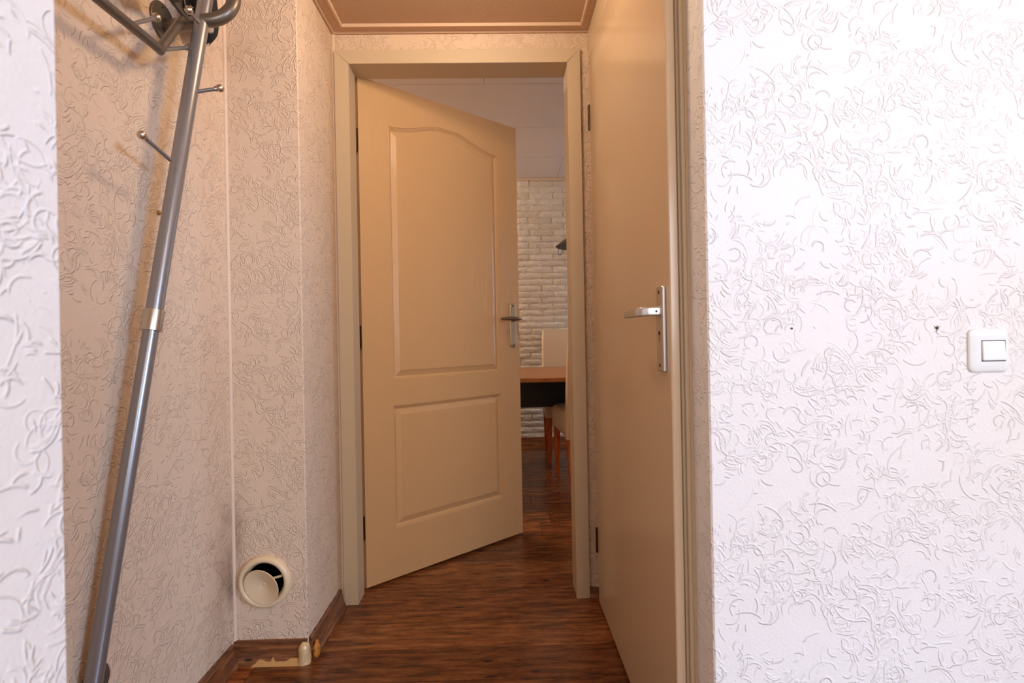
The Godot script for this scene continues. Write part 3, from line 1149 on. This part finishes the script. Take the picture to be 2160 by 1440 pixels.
# ------------------------------------------------------------------ coat rack
func coat_rack() -> void:
	var r := thing("coat_rack", "grey metal wall coat rack with a long slanting pole and ball-tipped pegs", "coat rack", Vector3(XL, 0, -1.1))
	var o := -Vector3(XL, 0, -1.1)
	var g: Material = mats.grey_enamel
	var dk: Material = mats.dark_enamel
	var pb := Vector3(-0.812, 0.28, -1.006)
	var pt := Vector3(-0.742, 1.95, -1.348)
	var col := pb.lerp(pt, (1.044 - 0.28) / 1.67)
	var dir := (pt - pb).normalized()
	var s := Shape.new()
	s.tube([pb + o, col + o], 0.0158, 24)
	obj("lower_pole", s, g, r)
	s = Shape.new()
	s.tube([col + o, pt + o], 0.0172, 24)
	obj("upper_pole", s, g, r)
	s = Shape.new()
	s.tube([col - dir * 0.024 + o, col - dir * 0.0235 + o, col + dir * 0.0235 + o, col + dir * 0.024 + o], [0.0185, 0.0208, 0.0208, 0.019], 24)
	var c := obj("collar", s, mats.brushed_steel, r)
	c.set_meta("label", "brushed steel collar")
	# foot: plate on the wall and a stub to the pole
	s = Shape.new()
	s.lathe([[0.036, 0.0], [0.036, 0.003], [0.034, 0.005], [0.001, 0.005]], 32, Transform3D(Basis(Vector3.BACK, -PI / 2), Vector3(XL + 0.001, 0.305, -1.06) + o))
	obj("wall_plate", s, dk, r)
	s = Shape.new()
	s.tube([Vector3(XL + 0.013, 0.29, -1.03) + o, Vector3(-0.81, 0.29, -1.01) + o], 0.011, 16)
	obj("foot_bracket", s, dk, r)
	s = Shape.new()
	s.lathe([[0.005, 0.0], [0.004, 0.002], [0.001, 0.003]], 14, Transform3D(Basis(Vector3.BACK, -PI / 2), Vector3(XL + 0.006, 0.322, -1.076) + o))
	obj("screw", s, mats.brass, r)
	# hub: wall plate and thick stub up to the pole
	s = Shape.new()
	s.lathe([[0.047, 0.0], [0.047, 0.003], [0.045, 0.005], [0.001, 0.005]], 40, Transform3D(Basis(Vector3.BACK, -PI / 2), Vector3(XL + 0.001, 1.803, -1.31) + o))
	obj("wall_plate", s, dk, r)
	s = Shape.new()
	s.tube([Vector3(XL + 0.004, 1.795, -1.316) + o, Vector3(-0.740, 1.807, -1.318) + o], 0.016, 20)
	obj("hub", s, dk, r)
	s = Shape.new()
	s.lathe([[0.005, 0.0], [0.004, 0.002], [0.001, 0.003]], 14, Transform3D(Basis(Vector3.BACK, -PI / 2), Vector3(XL + 0.006, 1.838, -1.303) + o))
	obj("screw", s, mats.hinge_bronze, r)
	# bent arm below the hub
	var k0 := Vector3(-0.775, 1.79, -1.28)
	var k1 := Vector3(-0.768, 1.664, -1.186)
	var k2 := Vector3(-0.768, 1.66, -0.90)
	s = Shape.new()
	s.tube([k0 + o, k0.lerp(k1, 0.5) + o, k1 + (k0 - k1).normalized() * 0.012 + o, k1 + Vector3(0, -0.002, 0) + o, k1 + (k2 - k1).normalized() * 0.014 + o, k2 + o], 0.0105, 18)
	obj("bent_arm", s, dk, r)
	# second arm above
	s = Shape.new()
	s.tube([Vector3(-0.77, 1.80, -1.292) + o, Vector3(-0.77, 1.812, -1.214) + o, Vector3(-0.77, 1.83, -1.10) + o], 0.0055, 12)
	obj("upper_arm", s, dk, r)
	s = Shape.new()
	s.tube([Vector3(-0.76, 1.766, -1.122) + o, Vector3(-0.76, 1.822, -1.24) + o], 0.0135, 18)
	obj("arm_end", s, dk, r)
	# hook arm: the hub carries on past the pole and bends upwards
	s = Shape.new()
	var path := []
	for i in 19:
		var t := PI * 0.62 * i / 18.0
		path.append(Vector3(-0.747 + 0.067 * sin(t), 1.878 - 0.066 * cos(t), -1.318 - 0.002 * i) + o)
	s.tube(path, 0.0165, 18)
	obj("hook_arm", s, dk, r)
	# pegs
	for e in [[Vector3(-0.748, 1.611, -1.280), Vector3(-0.697, 1.627, -1.296)], [Vector3(-0.758, 1.416, -1.20), Vector3(-0.758, 1.436, -1.110)], [Vector3(-0.768, 1.663, -1.091), Vector3(-0.772, 1.733, -1.180)], [k1 + Vector3(0, -0.001, 0), Vector3(-0.768, 1.728, -1.293)], [Vector3(-0.748, 1.80, -1.31), Vector3(-0.722, 1.775, -1.222)]]:
		s = Shape.new()
		s.tube([e[0] + o, e[1] + o], 0.0046, 12)
		var p := obj("peg", s, g, r)
		s = Shape.new()
		var pd: Vector3 = (e[1] - e[0]).normalized()
		s.ball(e[1] + pd * 0.004 + o, 0.0094)
		s.tube([e[1] - pd * 0.008 + o, e[1] - pd * 0.001 + o], 0.0064, 12)
		obj("peg_ball", s, mats.brushed_steel, p)


func hanging_cloth() -> void:
	var s := Shape.new()
	var rings := []
	var n := 36
	for j in 22:
		var t := j / 21.0
		var y := lerpf(2.02, 1.812, t)
		var r := lerpf(0.055, 0.062, sin(t * PI)) * (1.0 if t < 0.72 else sqrt(maxf(0.0, 1.0 - pow((t - 0.72) / 0.282, 2.2))) * 0.98 + 0.02)
		var ring := PackedVector3Array()
		for i in n:
			var a := TAU * i / n
			var q := r * (1.0 + 0.13 * sin(a * 7.0 + 2.0 * t) + 0.07 * sin(a * 13.0 - 3.0 * t + 1.0))
			ring.append(Vector3(-0.798 + cos(a) * q * 0.5, y + 0.006 * sin(a * 5.0) * t, -1.385 - 0.03 * t + sin(a) * q * 0.85))
		rings.append(ring)
	s.loft(rings, true, true, true, false)
	tag(obj("hanging_cloth", s, mats.black_cloth), "black cloth with pale pattern hanging bunched behind the top of the coat rack pole", "cloth")


# ------------------------------------------------------------------ vent and switch
func wall_vent() -> void:
	var v := thing("wall_vent", "round cream plastic air vent with a loose dished disc near the pier's foot", "vent", Vector3(-0.745, 0.2505, ZP))
	var turn := Basis(Vector3.RIGHT, PI / 2)
	var s := Shape.new()
	s.lathe([[0.0805, -0.001], [0.0805, 0.006], [0.079, 0.012], [0.075, 0.0165], [0.070, 0.0182], [0.065, 0.0172], [0.061, 0.013], [0.0575, 0.004], [0.0555, -0.0005]], 64, Transform3D(turn, Vector3.ZERO))
	obj("vent_ring", s, mats.cream_plastic, v)
	s = Shape.new()
	s.lathe([[0.0565, 0.0004], [0.0001, 0.0004]], 48, Transform3D(turn, Vector3.ZERO))
	obj("vent_opening", s, mats.black_hole, v)
	s = Shape.new()
	s.box(Vector3(-0.004, -0.008, 0.0), Vector3(0.054, -0.001, 0.008), 0.002, Transform3D(Basis(Vector3.BACK, 0.25), Vector3(0, 0.008, 0)))
	obj("vent_bridge", s, mats.cream_plastic, v)
	s = Shape.new()
	var tilt := Basis(Vector3.UP, -0.20) * Basis(Vector3.RIGHT, 0.16) * turn
	s.lathe([[0.0001, -0.004], [0.0555, 0.0145], [0.0572, 0.0165], [0.0580, 0.0185], [0.0572, 0.0197], [0.0555, 0.0188], [0.035, 0.0118], [0.012, 0.0036], [0.007, 0.0022], [0.004, 0.0032], [0.0001, 0.004]], 64, Transform3D(tilt, Vector3(0.0035, -0.0035, 0.012)))
	obj("vent_disc", s, mats.cream_plastic, v)


func pillow(s: Shape, w: float, h: float, r: float, z: Array) -> void:
	# stack of rounded rectangles: z is [inset, height] pairs
	var rings := []
	for q in z:
		var ring := PackedVector3Array()
		var rr: float = maxf(0.0005, r - q[0] * 0.6)
		for k in 4:
			var cx: float = (w / 2 - q[0] - rr) * [1, -1, -1, 1][k]
			var cy: float = (h / 2 - q[0] - rr) * [1, 1, -1, -1][k]
			for i in 7:
				var a := PI / 2 * k + PI / 2 * i / 6.0
				ring.append(Vector3(cx + cos(a) * rr, cy + sin(a) * rr, q[1]))
		rings.append(ring)
	s.loft(rings, true, false, true, false)


func light_switch() -> void:
	var w := thing("light_switch", "square white rocker light switch with rounded corners on the bright wall", "light switch", Vector3(0.918, 0.9505, ZS))
	var s := Shape.new()
	pillow(s, 0.0775, 0.082, 0.011, [[0.0008, 0.0], [0.0, 0.0006], [0.0, 0.002], [0.0009, 0.0034], [0.0025, 0.0045], [0.005, 0.0053], [0.009, 0.0058], [0.013, 0.006]])
	obj("switch_plate", s, mats.white_plastic, w)
	s = Shape.new()
	s.box(Vector3(-0.0167, -0.0205, 0.0045), Vector3(0.0295, 0.0195, 0.00615), 0.0)
	obj("rocker_gap", s, mats.subfloor, w)
	s = Shape.new()
	var x := Transform3D(Basis(Vector3.RIGHT, -0.05), Vector3(0.0064, -0.0006, 0.0))
	s.box(Vector3(-0.0222, -0.0185, 0.003), Vector3(0.0222, 0.0185, 0.0082), 0.0014, x)
	obj("rocker", s, mats.white_plastic, w)


# ------------------------------------------------------------------ dining room
func dining_table() -> void:
	var t := thing("dining_table", "honey coloured wooden dining table with a deep black beam under the top", "table", Vector3(0.1, 0, -3.86))
	var s := Shape.new()
	s.box(Vector3(-1.2, 0.692, -0.55), Vector3(0.95, 0.722, 0.59), 0.006)
	obj("tabletop", s, mats.table_wood, t)
	s = Shape.new()
	s.box(Vector3(-1.0, 0.46, -0.066), Vector3(0.75, 0.692, 0.055), 0.003)
	obj("beam", s, mats.black_board, t)
	for e in [-0.95, 0.72]:
		s = Shape.new()
		s.box(Vector3(e - 0.03, 0.0, -0.06), Vector3(e + 0.03, 0.47, 0.05), 0.003)
		obj("leg", s, mats.black_board, t)


func rounded(w: float, d: float, r: float, y: float, cx := 0.0, cz := 0.0) -> PackedVector3Array:
	var ring := PackedVector3Array()
	for k in 4:
		var x: float = (w / 2 - r) * [1, -1, -1, 1][k]
		var z: float = (d / 2 - r) * [1, 1, -1, -1][k]
		for i in 6:
			var a := PI / 2 * k + PI / 2 * i / 5.0
			ring.append(Vector3(cx + x + cos(a) * r, y, cz + z + sin(a) * r))
	return ring


# own axes: the chair faces -z, back at +z, origin on the floor under the seat's middle
func make_chair(label: String) -> Node3D:
	var c := thing("dining_chair", label, "chair")
	tag(c, label, "chair", "cream leather dining chairs")
	var W := 0.45
	var s := Shape.new()
	var rings := []
	for q in [[0.352, 0.006, 0.02], [0.353, 0.0, 0.026], [0.40, -0.002, 0.03], [0.455, -0.001, 0.032], [0.478, 0.004, 0.034], [0.492, 0.013, 0.036], [0.499, 0.026, 0.04], [0.502, 0.05, 0.045], [0.503, 0.1, 0.03]]:
		rings.append(rounded(W - 2 * q[1], 0.50 - 2 * q[1], q[2], q[0], 0.0, -0.02))
	s.loft(rings, true, true, true, true)
	var seat := obj("seat", s, mats.cream_leather, c)
	for e in [-1.0, 1.0]:
		s = Shape.new()
		s.tube([Vector3(e * (W / 2 - 0.006), 0.476, -0.24), Vector3(e * (W / 2 - 0.006), 0.476, 0.2)], 0.0016, 6)
		obj("seam", s, mats.seam_thread, seat)
	# back: slab from seat underside to the top, leaning and gently curved
	s = Shape.new()
	rings = []
	for j in 25:
		var t := j / 24.0
		var y := lerpf(0.335, 1.045, t)
		var lean := 0.215 + 0.02 * t + 0.085 * t * t
		var th := lerpf(0.078, 0.045, t)
		var ww := lerpf(W, W - 0.02, t)
		if j == 24:
			th -= 0.018
			ww -= 0.02
		elif j == 23:
			th -= 0.004
			ww -= 0.006
		rings.append(rounded(ww, th, minf(0.018, th * 0.42), y - (0.016 if j == 23 else 0.0), 0.0, lean))
	s.loft(rings, true, true, true, true)
	obj("backrest", s, mats.cream_leather, c)
	# tapered legs, the rear pair splayed backwards
	for e in [-1.0, 1.0]:
		for f in 2:
			s = Shape.new()
			s.turned = true
			rings = []
			for j in 7:
				var t := j / 6.0
				var y := lerpf(0.353, 0.0, t)
				var k := lerpf(0.046, 0.026, t)
				var z := -0.232 if f == 0 else 0.215 + 0.055 * t * t
				rings.append(rounded(k, k, 0.004, y, e * (W / 2 - 0.03), z))
			s.loft(rings, true, true, true, false)
			obj("leg", s, mats.leg_wood, c)
	return c


func chairs() -> void:
	var c := make_chair("cream leather dining chair seen from behind, pulled up to the near side of the table")
	c.position = Vector3(0.599, 0, -3.468)
	c.rotation.y = 0.08
	var d := c.duplicate()
	d.name = numbered("dining_chair")
	add_child(d)
	tag(d, "cream leather dining chair beyond the table, its back against the brick wall", "chair", "cream leather dining chairs")
	d.position = Vector3(0.562, 0, -4.212)
	d.rotation.y = PI - 0.03


func pendant() -> void:
	var l := thing("pendant_lamp", "black cone pendant lamp over the dining table, half hidden by the door frame", "lamp", Vector3(0.595, 1.62, -3.6))
	var s := Shape.new()
	s.lathe([[0.2025, -0.001], [0.203, 0.0], [0.16, 0.030], [0.10, 0.072], [0.045, 0.112], [0.03, 0.13], [0.03, 0.165], [0.001, 0.167]], 48)
	obj("lamp_shade", s, mats.lamp_black, l)
	s = Shape.new()
	s.lathe([[0.2005, 0.0], [0.158, 0.028], [0.098, 0.070], [0.042, 0.110], [0.001, 0.112]], 48)
	obj("shade_lining", s, mats.lamp_inside, l)
	s = Shape.new()
	s.tube([Vector3(0, 0.16, 0), Vector3(0, FCEIL - 1.62, 0)], 0.003, 8)
	obj("cord", s, mats.lamp_black, l)
	s = Shape.new()
	s.lathe([[0.05, FCEIL - 1.62], [0.05, FCEIL - 1.64], [0.01, FCEIL - 1.66]], 24)
	obj("ceiling_rose", s, mats.lamp_black, l)
	s = Shape.new()
	var path := [Vector3(-0.17, 0.012, 0.0), Vector3(-0.182, -0.02, 0.0)]
	for i in 9:
		var a := PI * i / 8.0
		path.append(Vector3(-0.173 - 0.012 * cos(a), -0.05 - 0.012 * sin(a), 0.0))
	path.append(Vector3(-0.152, -0.024, 0.0))
	s.tube(path, 0.002, 8)
	obj("wire_hook", s, mats.dark_wire, l)


func hall_lamp() -> void:
	ceiling_lamp(Vector3(0.9, CEIL, 0.15), "round opal ceiling lamp of the entrance hall above the viewer", 0.3)
	ceiling_lamp(Vector3(-0.12, CEIL, -1.32), "small opal ceiling lamp of the corridor just above the picture's edge", 0.35)
	ceiling_lamp(Vector3(-1.5, FCEIL, -4.2), "round opal ceiling lamp of the dining room hidden by the open door", 3.0)


func ceiling_lamp(where: Vector3, label: String, energy: float) -> void:
	var l := thing("ceiling_lamp", label, "lamp", where)
	var s := Shape.new()
	s.lathe([[0.05, 0.0], [0.05, -0.012], [0.001, -0.012]], 32)
	obj("lamp_base", s, mats.white_plastic, l)
	s = Shape.new()
	s.lathe([[0.045, -0.012], [0.064, -0.022], [0.07, -0.042], [0.06, -0.066], [0.034, -0.08], [0.001, -0.084]], 32)
	var m := mat("lamp_glass", Color8(255, 236, 206), 0.4)
	m.emission_enabled = true
	m.emission = Color8(255, 214, 160)
	m.emission_energy_multiplier = 1.0
	obj("lamp_globe", s, m, l)
	var o := OmniLight3D.new()
	o.name = "lamp_light"
	o.position = Vector3(0, -0.046, 0)
	o.light_color = Color8(255, 226, 194)
	o.light_energy = energy
	o.light_size = 0.07
	o.omni_range = 8.0
	o.omni_attenuation = 2.0
	o.shadow_enabled = true
	l.add_child(o)


func small_things() -> void:
	# old nail holes in the bright wall
	for e in [[0.8215, 0.995, 0.0026, "larger rust-brown nail hole with cracks beside the light switch"], [0.5445, 0.999, 0.002, "small dark nail hole in the middle of the bright wall"]]:
		var s := Shape.new()
		s.lathe([[e[2], 0.0], [e[2] * 0.8, 0.0022], [0.0001, 0.0014]], 12, Transform3D(Basis(Vector3.RIGHT, PI / 2), Vector3(0, 0, 0)))
		if e[2] > 0.0024:
			for k in 6:
				var a: float = [0.3, 1.1, 2.5, 3.3, 4.6, 5.7][k]
				var far: float = [0.0075, 0.005, 0.0065, 0.0042, 0.008, 0.0048][k]
				s.tube([Vector3(cos(a) * 0.0015, sin(a) * 0.0015, 0.0008), Vector3(cos(a + 0.2) * far * 0.6, sin(a + 0.2) * far * 0.6, 0.0008), Vector3(cos(a) * far, sin(a) * far, 0.0006)], [0.0009, 0.0005, 0.0002], 6)
		var o := obj("nail_hole", s, mats.dirt_mark, null, Transform3D(Basis.IDENTITY, Vector3(e[0], e[1], ZS)))
		tag(o, e[3], "nail hole", "nail holes in the bright wall")
	var s := Shape.new()
	s.lathe([[0.0055, -0.001], [0.0055, 0.004], [0.003, 0.006], [0.0001, 0.006]], 14, Transform3D(Basis(Vector3.BACK, -PI / 2), Vector3.ZERO))
	tag(obj("wall_screw", s, mats.brass, null, Transform3D(Basis.IDENTITY, Vector3(XL, 1.315, -1.282))), "small brass screw head in the alcove wall beside the coat rack pole", "screw")
